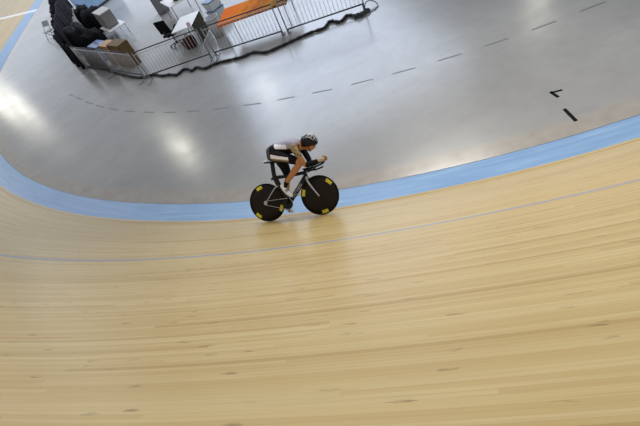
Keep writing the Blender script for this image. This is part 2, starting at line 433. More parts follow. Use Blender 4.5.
def build_bike():
    root = empty('bicycle', label='black track bicycle with two solid disc wheels under the crouching rider', cat='bicycle')
    root.matrix_world = BM
    def wheel(cx, angs):
        prof = [(.001, -.030), (.03, -.030), (.04, -.026), (.20, -.017), (.312, -.009), (.314, 0), (.312, .009), (.20, .017), (.04, .026), (.03, .030), (.001, .030)]
        w = obj('wheel', lathe(prof, axis='Y', segs=64), M_disc, root, True, (cx, 0, WR))
        bm = bmesh.new()
        add_tube(bm, [((WR-.0125)*math.cos(2*PI*k/64), 0, (WR-.0125)*math.sin(2*PI*k/64)) for k in range(64)], .0125, 10, closed=True)
        obj('tyre', bm, M_tyre, w, True)
        for a in angs:
            bm = bmesh.new()
            for sgn in (-1, 1):
                g = []
                for i in range(7):
                    th = math.radians(a)+(i/6-.5)*.40
                    col = []
                    for r in (.256, .284, .311):
                        y = sgn*(np.interp(r, [.04, .20, .312], [.026, .017, .009])+.0025)
                        col.append(bm.verts.new((r*math.cos(th), y, r*math.sin(th))))
                    g.append(col)
                for i in range(6):
                    for j in range(2): bm.faces.new((g[i][j], g[i+1][j], g[i+1][j+1], g[i][j+1]))
            obj('decal', bm, M_yellow, w)['label'] = 'yellow patch on the disc rim'
        obj('axle', lathe([(.001, -.065), (.012, -.065), (.014, -.05), (.014, .05), (.012, .065), (.001, .065)], axis='Y', segs=14), M_silver, w)
    wheel(0, (110, 226, 334)); wheel(WB, (46, 165, 281))
    # frame: aero tubes
    bm = bmesh.new()
    def aero(pts, r, thin=.45):   # deep in the plane of the frame, thin across
        P = cm(pts, 5); add_tube(bm, P, r if isinstance(r, (int, float)) else list(np.interp(np.linspace(0, 1, len(P)), np.linspace(0, 1, len(r)), r)), 12, flat=(thin, 1), side=(0, 1, 0))
    aero([(.775, 0, .775), (.785, 0, .70), (.80, 0, .625)], [.032, .036, .034], .8)
    aero([(.785, 0, .675), (.60, 0, .475), (.405, 0, .27)], [.046, .042, .042], .5)
    aero([(.155, 0, .722), (.25, 0, .738), (.45, 0, .735), (.77, 0, .745)], [.018, .034, .026, .030], .55)
    aero([(.225, 0, .76), (.27, 0, .62), (.345, 0, .47), (.40, 0, .27)], [.050, .046, .046, .050], .42)
    add_lathe(bm, [(.001, -.045), (.036, -.045), (.038, 0), (.036, .045), (.001, .045)], (.40, 0, .27), 'Y', 20)
    fr = obj('frame', bm, M_carbon, root, True)
    # lettering on the drive side of the down tube
    cu = bpy.data.curves.new('lettering', 'FONT'); cu.body = 'cervélo'; cu.size = .095; cu.extrude = .001; cu.align_x = 'CENTER'; cu.align_y = 'CENTER'
    to = bpy.data.objects.new('lettering', cu); COL.objects.link(to)
    dg = bpy.context.evaluated_depsgraph_get(); me = bpy.data.meshes.new_from_object(to.evaluated_get(dg)); bpy.data.objects.remove(to)
    me.materials.append(M_silver); lo = bpy.data.objects.new('lettering', me); COL.objects.link(lo); lo.parent = fr
    d = Vector((.38, 0, .405)).normalized(); n = Vector((0, -1, 0)); u = n.cross(d)
    lo.matrix_local = Matrix(((d.x, u.x, n.x, .592), (d.y, u.y, n.y, -.0245), (d.z, u.z, n.z, .470), (0, 0, 0, 1)))
    lo['label'] = 'pale lettering along the down tube'
    # stays
    bm = bmesh.new()
    for y in (-.052, .052):
        add_tube(bm, [(.275, y*.35, .60), (.20, y*.8, .56), (.10, y, .45), (0, y, WR)], [.012, .010, .009, .009], 8)
    obj('seat_stay', bm, M_silver, root, True)
    bm = bmesh.new()
    for y in (-.055, .055):
        add_tube(bm, [(.385, y*.6, .285), (.30, y, .31), (0, y, WR)], [.013, .010, .009], 8)
    obj('chain_stay', bm, M_carbon, root, True)
    bm = bmesh.new()
    add_tube(bm, [(.797, 0, .68), (.803, 0, .64), (.81, 0, .625)], [.03, .04, .03], 12)
    for y in (-.052, .052):
        P = cm([(.805, y*.6, .64), (.83, y, .58), (.90, y, .455), (WB, y, WR)], 4)
        add_tube(bm, P, list(np.linspace(.021, .013, len(P))), 10, flat=(.6, 1), side=(0, 1, 0))
    obj('fork', bm, M_silver, root, True)['label'] = 'pale fork blades'
    bm = bmesh.new(); P = cm([(.222, 0, .74), (.222, 0, .86), (.228, 0, 1.0)], 4)
    add_tube(bm, P, .040, 12, flat=(.40, 1), side=(0, 1, 0)); obj('seat_post', bm, M_carbon, root, True)
    rings = []
    for x, w, z, h in ((.085, .03, 1.030, .012), (.10, .065, 1.034, .016), (.15, .068, 1.028, .018), (.22, .045, 1.018, .018), (.30, .022, 1.012, .016), (.37, .016, 1.006, .014), (.385, .006, 1.003, .006)):
        rings.append([(x, w*math.cos(2*PI*k/16), z-.012+h*math.sin(2*PI*k/16)) for k in range(16)])
    sd = obj('saddle', add_loft(bmesh.new(), rings), M_carbon, root, True)
    obj('saddle_tail', add_loft(bmesh.new(), [[(x, w*math.cos(2*PI*k/12), 1.034+w*.40*math.sin(2*PI*k/12)) for k in range(12)] for x, w in ((.075, .02), (.085, .038), (.115, .048), (.125, .03))]), M_white, sd, True)['label'] = 'white saddle tail'
    # cockpit
    bm = bmesh.new()
    add_tube(bm, cm([(.775, 0, .77), (.82, 0, .785), (.875, 0, .775)], 4), .020, 10)
    add_tube(bm, cm([(1.05, -.20, .790), (.97, -.205, .770), (.90, -.19, .757), (.875, -.10, .765), (.872, 0, .772), (.875, .10, .765), (.90, .19, .757), (.97, .205, .770), (1.05, .20, .790)], 5), .0135, 10, )
    obj('handlebar', bm, M_carbon, root, True)
    for s in (-1, 1):
        bm = bmesh.new(); add_tube(bm, cm([(.84, s*.085, .79), (.95, s*.08, .805), (1.07, s*.065, .835), (1.12, s*.06, .86), (1.145, s*.058, .90), (1.155, s*.058, .955)], 4), .012, 10)
        add_tube(bm, [(.875, s*.083, .765), (.875, s*.083, .80)], .016, 8)
        obj('aero_extension', bm, M_carbon, root, True)
        bm = bmesh.new()
        rg = []
        for x, w in ((.80, .03), (.815, .05), (.87, .055), (.915, .05), (.93, .03)):
            rg.append([(x, s*.115+w*math.cos(2*PI*k/12), .806+.012*math.sin(2*PI*k/12)+.012*abs(math.cos(2*PI*k/12))**3) for k in range(12)])
        obj('elbow_pad', add_loft(bm, rg), M_tyre, root, True)
    # drivetrain on the right (camera) side
    bm = bmesh.new()
    add_lathe(bm, [(.055, -.062), (.092, -.062), (.096, -.060), (.096, -.057), (.092, -.055), (.055, -.055)], (.40, 0, .27), 'Y', 40)
    for k in range(5):
        a = 2*PI*k/5+.3; add_tube(bm, [(.40, -.06, .27), (.40+.08*math.cos(a), -.06, .27+.08*math.sin(a))], [.016, .009], 6)
    obj('chainring', bm, M_carbon, root)
    for s, (px, pz) in ((-1, (.463, .428)), (1, (.337, .112))):
        bm = bmesh.new(); add_tube(bm, [(.40, s*.05, .27), (.40, s*.078, .27), (px, s*.088, pz), (px, s*.10, pz)], [.018, .018, .013, .010], 10)
        obj('crank_arm', bm, M_carbon, root, True)
        M = Matrix.Translation((px, s*.13, pz)) @ Matrix.Rotation(math.radians(45 if s < 0 else 33), 4, 'Y')
        obj('pedal', box((0, 0, 0), (.075, .06, .016), .004, M), M_silver, root)
    bm = bmesh.new()
    C1, r1, C2, r2 = Vector((.40, -.0585, .27)), .097, Vector((0, -.0585, WR)), .034
    pts = []; base = math.atan2(C2.z-C1.z, C2.x-C1.x)
    for k in range(17):
        a = base+PI/2*1.08-(PI*1.16)*0+0; a = base-PI/2+(-PI)*k/16; pts.append(C1+Vector((r1*math.cos(a), 0, r1*math.sin(a))))
    for k in range(9):
        a = base+PI/2-PI*k/8; pts.append(C2+Vector((r2*math.cos(a), 0, r2*math.sin(a))))
    add_tube(bm, pts, .005, 6, closed=True); obj('chain', bm, M_silver, root)
    obj('sprocket', lathe([(.01, -.061), (.031, -.061), (.031, -.055), (.01, -.055)], (0, 0, WR), 'Y', 20), M_silver, root)
    return root
build_bike()

# ------------------------------------------------------------------ the rider
LEG_R = [(.31, -.095, 1.115, .098), (.44, -.105, 1.075, .092), (.58, -.115, 1.02, .078), (.70, -.125, .965, .062), (.765, -.127, .925, .056), (.735, -.127, .875, .052), (.67, -.125, .82, .056), (.59, -.12, .745, .050), (.50, -.115, .66, .037), (.445, -.112, .60, .033)]
LEG_L = [(.31, .095, 1.115, .098), (.355, .10, 1.0, .090), (.40, .105, .88, .076), (.425, .108, .76, .060), (.42, .11, .69, .054), (.385, .11, .62, .050), (.365, .11, .555, .054), (.33, .11, .46, .045), (.295, .11, .37, .034), (.275, .11, .31, .032)]
FOOT_R = [(.385, -.114, .585, .030), (.425, -.116, .52, .035), (.465, -.118, .465, .036), (.515, -.118, .415, .027)]
FOOT_L = [(.235, .112, .262, .030), (.275, .114, .215, .035), (.325, .116, .162, .036), (.382, .116, .120, .027)]
ARM_R = [(.725, -.165, 1.185, .060), (.775, -.185, 1.08, .048), (.825, -.17, .97, .043), (.862, -.135, .868, .036), (.92, -.115, .872, .040), (1.0, -.09, .888, .036), (1.075, -.068, .905, .026)]
ARM_L = [(x, -y, z, r) for x, y, z, r in ARM_R]
SPINE = [(.195, 1.135, .09, .075), (.225, 1.135, .145, .105), (.30, 1.155, .168, .125), (.40, 1.185, .150, .118), (.50, 1.205, .150, .112), (.60, 1.215, .165, .115), (.69, 1.21, .182, .112), (.755, 1.20, .170, .095), (.80, 1.195, .115, .078), (.835, 1.19, .062, .06)]
def torso_rings(grow=0.0, a=0, b=None, n=28):
    P = cm(SPINE[a:b], 4); R = []
    for i, p in enumerate(P):
        t = np.array(P[min(i+1, len(P)-1)][:2])-np.array(P[max(i-1, 0)][:2]); t /= np.linalg.norm(t); nx, nz = -t[1], t[0]
        ring = []
        for k in range(n):
            th = 2*PI*k/n; c, s = math.cos(th), math.sin(th)
            q = 2/2.4
            y = math.copysign(abs(c)**q, c)*(p[2]+grow); d = math.copysign(abs(s)**q, s)*(p[3]+grow)
            ring.append((p[0]+nx*d, y, p[1]+nz*d))
        R.append(ring)
    return R
def g(pts, d): return [(x, y, z, r+d) for x, y, z, r in pts]
HEAD_C = Vector((.945, 0, 1.195)); HEAD_R = Matrix.Rotation(math.radians(22), 4, 'Y')
def H(x, y, z): return HEAD_C+(HEAD_R @ Vector((x, y, z)))
def add_head(bm):
    n, m = 20, 28; rings = []
    for i in range(n+1):
        ph = -PI/2+PI*(i+.0001)/(n+.0002); ring = []
        for k in range(m):
            th = 2*PI*k/m
            x = math.cos(ph)*math.cos(th); y = math.cos(ph)*math.sin(th); z = math.sin(ph)
            X, Y, Z = x*.098, y*.076, z*.118
            if z < 0:                                   # jaw narrows and comes forward
                Y *= 1+.28*z; X = X*(1+.25*z)+.018*(-z)
            fr = max(0, x)
            X -= .010*math.exp(-((Z-.012)/.016)**2)*fr*math.exp(-((abs(Y)-.032)/.018)**2)   # eye sockets
            ring.append(H(X, Y, Z))
        rings.append(ring)
    add_loft(bm, rings)
    add_limb(bm, [(*H(.088, 0, .018), .009), (*H(.102, 0, -.006), .011), (*H(.108, 0, -.022), .014)], 3, 10)    # nose
    add_limb(bm, [(*H(.086, -.022, -.052), .006), (*H(.096, 0, -.050), .008), (*H(.086, .022, -.052), .006)], 3, 8)  # lips
    add_limb(bm, [(*H(.086, -.018, -.063), .005), (*H(.095, 0, -.063), .008), (*H(.086, .018, -.063), .005)], 3, 8)
    for s in (-1, 1):
        add_limb(bm, [(*H(-.008, s*.076, .022), .010), (*H(-.018, s*.082, .005), .013), (*H(-.010, s*.076, -.022), .008)], 3, 8)  # ears
    add_limb(bm, [(.80, 0, 1.195, .062), (.86, 0, 1.175, .056), (.91, 0, 1.165, .056)], 4, 16)    # neck
def add_hand(bm, s):
    # palm, then four fingers closed round the upright tip of the extension and a thumb on top
    add_limb(bm, [(1.072, s*.069, .905, .026), (1.105, s*.078, .915, .030), (1.135, s*.082, .922, .030)], 3, 12)
    for i, (L, z) in enumerate(((.92, .892), (1.0, .910), (1.06, .928), (.98, .946))):
        add_limb(bm, [(1.125, s*.088, z, .0095), (1.155, s*.092, z+.002, .0092), (1.155+.024*L, s*.082, z+.003, .0088), (1.155+.026*L, s*.062, z+.002, .0082), (1.158+.014*L, s*.040, z, .0075)], 3, 8)
    add_limb(bm, [(1.105, s*.058, .930, .013), (1.130, s*.044, .950, .011), (1.158, s*.046, .966, .009)], 3, 8)

def build_rider():
    bm = bmesh.new()
    add_loft(bm, torso_rings()); add_head(bm)
    for L in (LEG_R, LEG_L, FOOT_R, FOOT_L, ARM_R, ARM_L): add_limb(bm, L)
    add_limb(bm, [(*LEG_R[-1][:3], .033), (*FOOT_R[1][:3], .035)], 3); add_limb(bm, [(*LEG_L[-1][:3], .032), (*FOOT_L[1][:3], .035)], 3)
    add_hand(bm, -1); add_hand(bm, 1)
    body = obj('person', remeshed(bm, .0055, 3), M_skin, None, True)
    tag(body, 'cyclist in grey and black kit crouched low over the black bicycle', 'person')
    body.matrix_world = BM
    def cloth(name, bm, mats, pick=None, vox=.009, sm=4, label=None):
        o = obj(name, remeshed(bm, vox, sm), mats, body, True)
        if pick:
            for p in o.data.polygons: p.material_index = pick(p.center, p.normal)
        if label: o['label'] = label
        return o
    # jersey: grey back, white flank panel with a red edge, black underside
    bm = bmesh.new(); add_loft(bm, torso_rings(.007, 2, 9)); 
    def jp(c, n):
        lo = np.interp(c.x, [.30, .60], [1.225, 1.175]); hi = np.interp(c.x, [.26, .60], [1.31, 1.245])
        if abs(c.y) > .05 and lo < c.z < hi and .30 < c.x < .60: return 3 if c.x < .335 else 2
        if c.z < lo or (c.x > .72 and n.z < 0): return 1
        return 0
    cloth('jersey', bm, [M_greycloth, M_blackcloth, M_whitecloth, M_redcloth], jp)
    for s, A in ((-1, ARM_R), (1, ARM_L)):
        bm = bmesh.new(); P = g(A, .006)[:2]; P.append(tuple((np.array(g(A, .006)[1])+np.array(g(A, .006)[2]))/2)); add_limb(bm, P)
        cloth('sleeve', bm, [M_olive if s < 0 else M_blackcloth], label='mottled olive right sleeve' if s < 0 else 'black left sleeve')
        bm = bmesh.new()
        if s < 0: add_limb(bm, g(A, .006)[3:7], cap=False)
        else: add_limb(bm, g(A, .006)[1:7], cap=False)
        cloth('arm_warmer', bm, [M_blackcloth], vox=.007, sm=2)
        bm = bmesh.new(); add_limb(bm, [(1.06, s*.068, .903, .030), (1.105, s*.078, .915, .034), (1.135, s*.083, .922, .034), (1.165, s*.080, .924, .026)], 4, 12)
        cloth('glove', bm, [M_glove], vox=.006, sm=2)
    # shorts
    bm = bmesh.new(); add_loft(bm, torso_rings(.009, 0, 4))
    add_limb(bm, g(LEG_R, .007)[:4]); add_limb(bm, g(LEG_L, .007)[:4])
    def sp(c, n):
        if c.y < -.02:
            top = np.interp(c.x, [.27, .62], [1.145, 1.03]); bot = np.interp(c.x, [.27, .62], [1.075, .985])
            if .30 < c.x < .61 and c.y < -.12:
                if bot < c.z < top: return 1
                if bot-.035 < c.z <= bot: return 2
        if c.x < .285 and c.z > 1.03: return 3
        return 0
    cloth('cycling_shorts', bm, [M_blackcloth, M_whitecloth, M_brownstrip, M_hipgrey], sp)
    for L, F in ((LEG_R, FOOT_R), (LEG_L, FOOT_L)):
        a, b = np.array(L[-1]), np.array(L[-2])
        bm = bmesh.new(); add_limb(bm, [tuple(b*.7+a*.3+np.array([0, 0, 0, .004])), tuple(a+np.array([0, 0, 0, .004])), tuple((a*.4+np.array(F[1])*.6))], 4, cap=False)
        cloth('sock', bm, [M_blackcloth], vox=.006, sm=2)
        bm = bmesh.new(); add_limb(bm, g(F, .008))
        add_limb(bm, [tuple(a*.55+np.array(F[0])*.45), F[0][:3]+(.036,)], 3)
        sh = cloth('shoe', bm, [M_white], vox=.006, sm=2)
        d = (Vector(F[2][:3])-Vector(F[1][:3])).normalized()
        bs = bmesh.new()
        for q in (.35, .75):
            c = Vector(F[1][:3]).lerp(Vector(F[2][:3]), q); up_ = Vector((-d.z, 0, d.x))
            if up_.z < 0: up_ = -up_
            add_tube(bs, [c+up_*.046*math.cos(x)+Vector((0, .046*math.sin(x), 0)) for x in np.linspace(-1.7, 1.7, 12)], .006, 6)
        obj('shoe_strap', bs, M_tyre, sh, True)
    # helmet
    bm = bmesh.new(); n, m = 14, 32; rings = []
    for i in range(n+1):
        ph = math.radians(-30)+(PI/2-math.radians(-30)-.01)*i/n; ring = []
        for k in range(m):
            th = 2*PI*k/m; c = math.cos(th)
            x = math.cos(ph)*c; X = x*(.140 if c > 0 else .160); Z = math.sin(ph)*.138+.026
            Z += (.055*max(0, c)-.03*max(0, -c))*(1-i/n)**3
            ring.append(H(X-.004, math.cos(ph)*math.sin(th)*.108, Z))
        rings.append(ring)
    hm = obj('helmet', add_loft(bm, rings), M_carbon, body, True); hm['label'] = 'black vented helmet with pale ribs'
    bm = bmesh.new()
    for y0 in (-.80, -.45, -.12, .12, .45, .80):
        pts = []
        for k in range(13):
            a = math.radians(12+156*k/12)
            w = math.sqrt(1-y0*y0)
            yy = y0*(.75+.25*math.sin(a)); x = math.cos(a)*w; z = math.sin(a)*math.sqrt(max(0.02, 1-yy*yy))
            pts.append(H(x*(.142 if x > 0 else .162)-.004, yy*.110, z*.141+.026))
        add_tube(bm, pts, [.004]+[.0065]*11+[.004], 8)
    for k in range(4):
        x0 = (-.6, -.2, .25, .6)[k]
        pts = []
        for j in range(9):
            a = math.radians(28+124*j/8); w = math.sqrt(1-x0*x0)
            pts.append(H(x0*(.142 if x0 > 0 else .162)-.004, math.cos(a)*w*.110, math.sin(a)*w*.141+.026))
        add_tube(bm, pts, .006, 8)
    obj('vent_rib', bm, M_silver, hm, True)
    bm = bmesh.new()
    for s in (-1, 1): add_tube(bm, [H(.02, s*.082, .03), H(.025, s*.074, -.045), H(.035, s*.03, -.108), H(.04, 0, -.118)], .0045, 6)
    obj('chin_strap', bm, M_blackcloth, hm, True)
    bm = bmesh.new(); rg = []
    for z in (-.008, .012, .030):
        rg.append([H(.100*math.cos(a)+.004, .080*math.sin(a), z) for a in np.linspace(-1.15, 1.15, 14)]+[H(.094*math.cos(a)+.004, .075*math.sin(a), z) for a in np.linspace(1.15, -1.15, 14)])
    add_loft(bm, rg); obj('sunglasses', bm, M_lens, body, True)
    bm = bmesh.new(); rg = []
    for z, r in ((-.055, .78), (-.02, .98), (.03, 1.04), (.05, 1.0)):
        rg.append([H(-.012+.088*r*math.cos(a), .078*r*math.sin(a), z) for a in np.linspace(PI*.62, PI*1.38, 16)]+[H(-.004+.07*r*math.cos(a), .062*r*math.sin(a), z) for a in np.linspace(PI*1.38, PI*.62, 16)])
    add_loft(bm, rg); obj('hair', bm, M_hair, body, True)
build_rider()

# ------------------------------------------------------------------ barriers
M_rail = simple('dark_shaded_steel', srgb(44, 46, 54), .45, var=.1)  # shade on the barrier rails put into the colour; also plain dark fittings
M_galv = simple('galvanised_steel', srgb(206, 208, 214), .45, metal=.0, var=.08)
M_post = simple('grey_steel', srgb(150, 152, 158), .45, metal=.1, var=.1)
BG = 'crowd barriers around the infield compound'
BL = 2.42
def make_barrier():
    r = empty('crowd_barrier', (0, 0, 0), 0, 'x', 'barrier', BG)
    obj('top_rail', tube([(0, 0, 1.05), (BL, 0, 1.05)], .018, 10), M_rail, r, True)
    obj('upper_rail', tube([(.02, 0, .965), (BL-.02, 0, .965)], .010, 8), M_galv, r, True)
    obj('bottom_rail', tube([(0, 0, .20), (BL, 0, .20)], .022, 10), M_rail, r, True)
    for x in (.0, BL):
        obj('post', tube([(x, 0, .03), (x, 0, 1.05)], .019, 10), M_post, r, True)
    for x in (.03, BL-.03):
        obj('foot', tube(cm([(x, 0, .20), (x, -.03, .10), (x, -.10, .02), (x, -.30, .018), (x, -.30, .018)], 4)[:-1], .016, 8), M_post, r, True)
        obj('foot', tube(cm([(x, 0, .20), (x, .03, .10), (x, .10, .02), (x, .30, .018), (x, .30, .018)], 4)[:-1], .016, 8), M_post, r, True)
    bm = bmesh.new(); n = 20
    for k in range(1, n): add_tube(bm, [(BL*k/n, 0, .20), (BL*k/n, 0, 1.05)], .006, 6)
    obj('bar_infill', bm, M_galv, r, True)
    return r
def barrier_at(a, b, label):
    a = Vector(a); b = Vector(b); m = (a+b)/2; t = (b-a).normalized()
    o = BAR if not barrier_at.n else copy_tree(BAR)
    barrier_at.n += 1
    o.location = (m.x-t.x*BL/2, m.y-t.y*BL/2, 0); o.rotation_euler = (0, 0, math.atan2(t.y, t.x)); o['label'] = label
    return o
barrier_at.n = 0
BAR = make_barrier()
barrier_at((-3.08, 15.3), (-.75, 14.4), 'steel barrier panel in front of the white desk, right of the brown box')
barrier_at((-.75, 14.4), (1.68, 13.25), 'steel barrier panel in front of the orange covered table')
barrier_at((1.68, 13.25), (3.99, 12.3), 'steel barrier panel at the right end of the row, by the tangle of black cord')
barrier_at((-3.22, 15.56), (-4.50, 17.60), 'steel barrier panel turned away from the track, in front of the brown box')
barrier_at((-4.55, 17.68), (-5.83, 19.72), 'steel barrier panel in front of the cardboard carton and black bags')

# ------------------------------------------------------------------ cable along the barrier
M_cable = simple('black_cable_cover', srgb(24, 25, 30), .6, var=.25, scale=18, bump=.3)
CP = [(-5.9, 20.1), (-5.6, 19.62), (-5.01, 18.63),(-4.26, 17.26),(-3.63, 16.20),(-3.28, 15.80),(-2.86, 15.50),(-2.61, 15.11),(-2.32, 14.86),(-2.08, 14.56),(-1.84, 14.70),(-1.67, 14.55),(-1.55, 14.27),(-1.36, 14.33),(-1.12, 13.94),(-0.70, 13.86),(-0.28, 13.60),(0.10, 13.37),(0.50, 13.26),(0.81, 12.85),(1.23, 12.75),(1.59, 12.70),(1.86, 12.67),(2.27, 12.60),(2.66, 12.46),(2.87, 12.66),(2.99, 12.63),(3.12, 12.34),(3.27, 12.37),(3.41, 12.49),(3.53, 12.37),(3.60, 12.16)]
P = cm(CP, 6)
bm = tube([(p[0], p[1], .043) for p in P], [.044+.012*math.sin(i*1.7)*math.sin(i*.37) for i in range(len(P))], 10)
cab = obj('cable', bm, M_cable, None, True)
tag(cab, 'long black cable bundle snaking along the floor under the barriers', 'cable')
bm = bmesh.new(); rr = random.Random(3)
for k in range(9):
    a0 = rr.uniform(0, 6.28); cx, cy = 3.78+rr.uniform(-.16, .16), 12.10+rr.uniform(-.07, .07); rad = rr.uniform(.05, .11)
    add_tube(bm, [(cx+rad*math.cos(a0+t)*1.3, cy+rad*math.sin(a0+t)*.8, .03+.04*abs(math.sin(t*1.5+k))) for t in np.linspace(0, 5.6, 18)], .020, 8)
tag(obj('cord_tangle', bm, M_cable, None, True), 'knotted lump of black cord at the right end of the floor cable', 'cord')
bm = bmesh.new()
add_tube(bm, cm([(3.93, 12.10, .03), (3.97, 12.30, .10), (4.10, 12.44, .16), (4.27, 12.40, .12), (4.33, 12.20, .04), (4.20, 12.06, .02), (4.02, 12.03, .02)], 6), .014, 8)
tag(obj('cord_loop', bm, M_rail, None, True), 'thin open loop of grey cord beside the knotted black lump', 'cord')

# ------------------------------------------------------------------ black drapes
M_drape = simple('black_drape', srgb(17, 16, 20), .9, var=.4, scale=5, spec=.12)
M_drape2 = simple('dark_grey_fabric', srgb(27, 27, 31), .85, var=.45, scale=5, spec=.2)
def drape(name, a, b, h, label, cat, mat, amp=.07, seed=0, top_amp=.05):
    a = Vector((*a, 0)); b = Vector((*b, 0)); t = (b-a); L = t.length; t.normalize(); n = Vector((-t.y, t.x, 0))
    bm = bmesh.new(); rnd = random.Random(seed); ph = [rnd.uniform(0, 6.28) for _ in range(4)]
    NU, NV = int(L*16), 12
    F, B = [], []
    for i in range(NU+1):
        u = L*i/NU; f, bk = [], []
        for j in range(NV+1):
            q = j/NV
            w = amp*(1.15-q*.7)*(math.sin(u*7.5+ph[0]+q*.8)+.6*math.sin(u*13+ph[1]-q)+.4*math.sin(u*3+ph[2]))
            hh = h+top_amp*(math.sin(u*2.1+ph[3])+.5*math.sin(u*6+ph[1]))
            z = .004+(hh-.004)*q
            if j == 0: z += .05*max(0, math.sin(u*9+ph[2]))*(.5+.5*math.sin(u*3.3))
            p = a+t*u+n*w+Vector((0, 0, z))
            f.append(bm.verts.new(p)); bk.append(bm.verts.new(p+n*.03))
        F.append(f); B.append(bk)
    for i in range(NU):
        for j in range(NV):
            bm.faces.new((F[i][j], F[i+1][j], F[i+1][j+1], F[i][j+1])); bm.faces.new((B[i][j+1], B[i+1][j+1], B[i+1][j], B[i][j]))
        bm.faces.new((F[i][0], B[i][0], B[i+1][0], F[i+1][0])); bm.faces.new((F[i][-1], F[i+1][-1], B[i+1][-1], B[i][-1]))
    for e in (0, NU):
        for j in range(NV): bm.faces.new((F[e][j], F[e][j+1], B[e][j+1], B[e][j]))
    return tag(obj(name, bm, mat, None, True), label, cat)
drape('black_drape', (-6.62, 21.45), (-8.95, 34.5), 1.22, 'long black cloth hanging along the far left edge of the compound, furthest left of all', 'drape', M_drape, .06, 1)
drape('black_drape', (-5.82, 19.80), (-6.52, 21.25), 1.02, 'short black cloth hanging at the near left corner of the compound', 'drape', M_drape, .07, 2)

drape('dark_drape', (-6.95, 23.6), (-8.05, 33.2), 1.25, 'second long charcoal cloth just inside the black one, left of the blue board', 'drape', M_drape2, .05, 8)
drape('dark_drape', (-5.55, 19.62), (-4.62, 18.12), .88, 'charcoal cloth hanging inside the barrier in front of the tan carton', 'drape', M_drape2, .04, 5)

# ------------------------------------------------------------------ bags and boxes behind the barrier
def bag(loc, size, rz, mat, label, seed=0, group=None, strapmat=None):
    """soft kit bag: lumpy rounded body with a strap and a zip"""
    r = empty('kit_bag', loc, rz, label, 'bag', group)
    rnd = random.Random(seed); bm = bmesh.new()
    bmesh.ops.create_cube(bm, size=1)
    bmesh.ops.subdivide_edges(bm, edges=bm.edges[:], cuts=5, use_grid_fill=True)
    for v in bm.verts:
        d = v.co.copy(); nrm = d.normalized()*.62
        p = d*.55+nrm*.45
        k = 1+.06*math.sin(9*p.x+seed)+.05*math.sin(11*p.y+2*seed)
        v.co = Vector((p.x*size[0]*k, p.y*size[1]*k, max(0, (p.z+.46))*size[2]*k))
    obj('bag_body', bm, mat, r, True)
    a, h = size[0]*.32, size[2]
    obj('strap', tube(cm([(-a, -size[1]*.15, h*.82), (-a*.8, 0, h*1.06), (0, .02, h*1.2), (a*.8, 0, h*1.06), (a, size[1]*.15, h*.82)], 5), .016, 8), strapmat or M_drape2, r, True)
    obj('zip', tube(cm([(-size[0]*.42, 0, h*.80), (-size[0]*.2, 0, h*.975), (size[0]*.2, 0, h*.975), (size[0]*.42, 0, h*.80)], 4), .008, 6), M_post, r, True)
    return r
bag((-5.30, 21.55, 0), (1.15, .75, .85), 2.1, M_drape, 'big black kit bag behind the barrier, nearest the cardboard carton', 1)
bag((-6.18, 23.1, 0), (1.3, .85, 1.05), 1.9, M_drape2, 'dark grey kit bag behind the black ones', 2)
bag((-5.45, 24.6, 0), (1.3, .9, 1.0), 1.9, M_drape, 'black kit bag beside the grey equipment case', 3)
bag((-6.15, 26.5, 0), (1.1, .7, .95), 1.75, M_drape, 'black kit bag furthest back, below the blue board', 4)
M_bluecase = simple('blue_grey_plastic', srgb(112, 132, 168), .3, var=.3, scale=5)
r = empty('storage_case', (-5.0, 20.15, 0), 2.1, 'glossy blue-grey plastic case between the bags and the carton', 'case')
obj('case_body', box((0, 0, .28), (.9, .5, .56), .03), M_bluecase, r); obj('lid', box((0, 0, .59), (.94, .54, .06), .02), M_bluecase, r)
obj('handle', tube([(-.12, 0, .62), (-.12, 0, .67), (.12, 0, .67), (.12, 0, .62)], .012, 8), M_rail, r)

M_carton = simple('tan_cardboard', srgb(190, 152, 118), .8, var=.08, scale=8)
M_brown = simple('brown_board', srgb(104, 80, 46), .7, var=.15, scale=6)
M_tapebrown = simple('packing_tape', srgb(160, 120, 80), .4)
def carton(loc, s, rz, mat, label, name='cardboard_box'):
    r = empty(name, loc, rz, label, 'box')
    obj('box_body', box((0, 0, s[2]/2), s, .008), mat, r)
    obj('flap', box((0, -s[1]*.25, s[2]+.004), (s[0]*.995, s[1]*.49, .008), .002), mat, r)
    obj('flap', box((0, s[1]*.25, s[2]+.004), (s[0]*.995, s[1]*.49, .008), .002), mat, r)
    obj('packing_tape', box((0, 0, s[2]+.009), (s[0]*1.0, .06, .003)), M_tapebrown, r)
    return r
carton((-4.32, 18.75, 0), (.75, .45, .80), 2.1, M_carton, 'tan cardboard carton behind the barrier corner')
M_lidtan = simple('brown_lid', srgb(150, 114, 70), .7)
r = empty('wooden_crate', (-3.78, 17.75, 0), 2.12, 'tall dark brown crate just right of the tan cardboard carton', 'crate')
obj('crate_body', box((0, 0, .45), (.95, .42, .90), .01), M_brown, r)
obj('lid', box((0, 0, .915), (.98, .45, .03), .006), M_brown, r)
for x in (-.42, .42): obj('corner_batten', box((x, .225, .45), (.06, .03, .88), .004), M_brown, r); obj('corner_batten', box((x, -.225, .45), (.06, .03, .88), .004), M_brown, r)

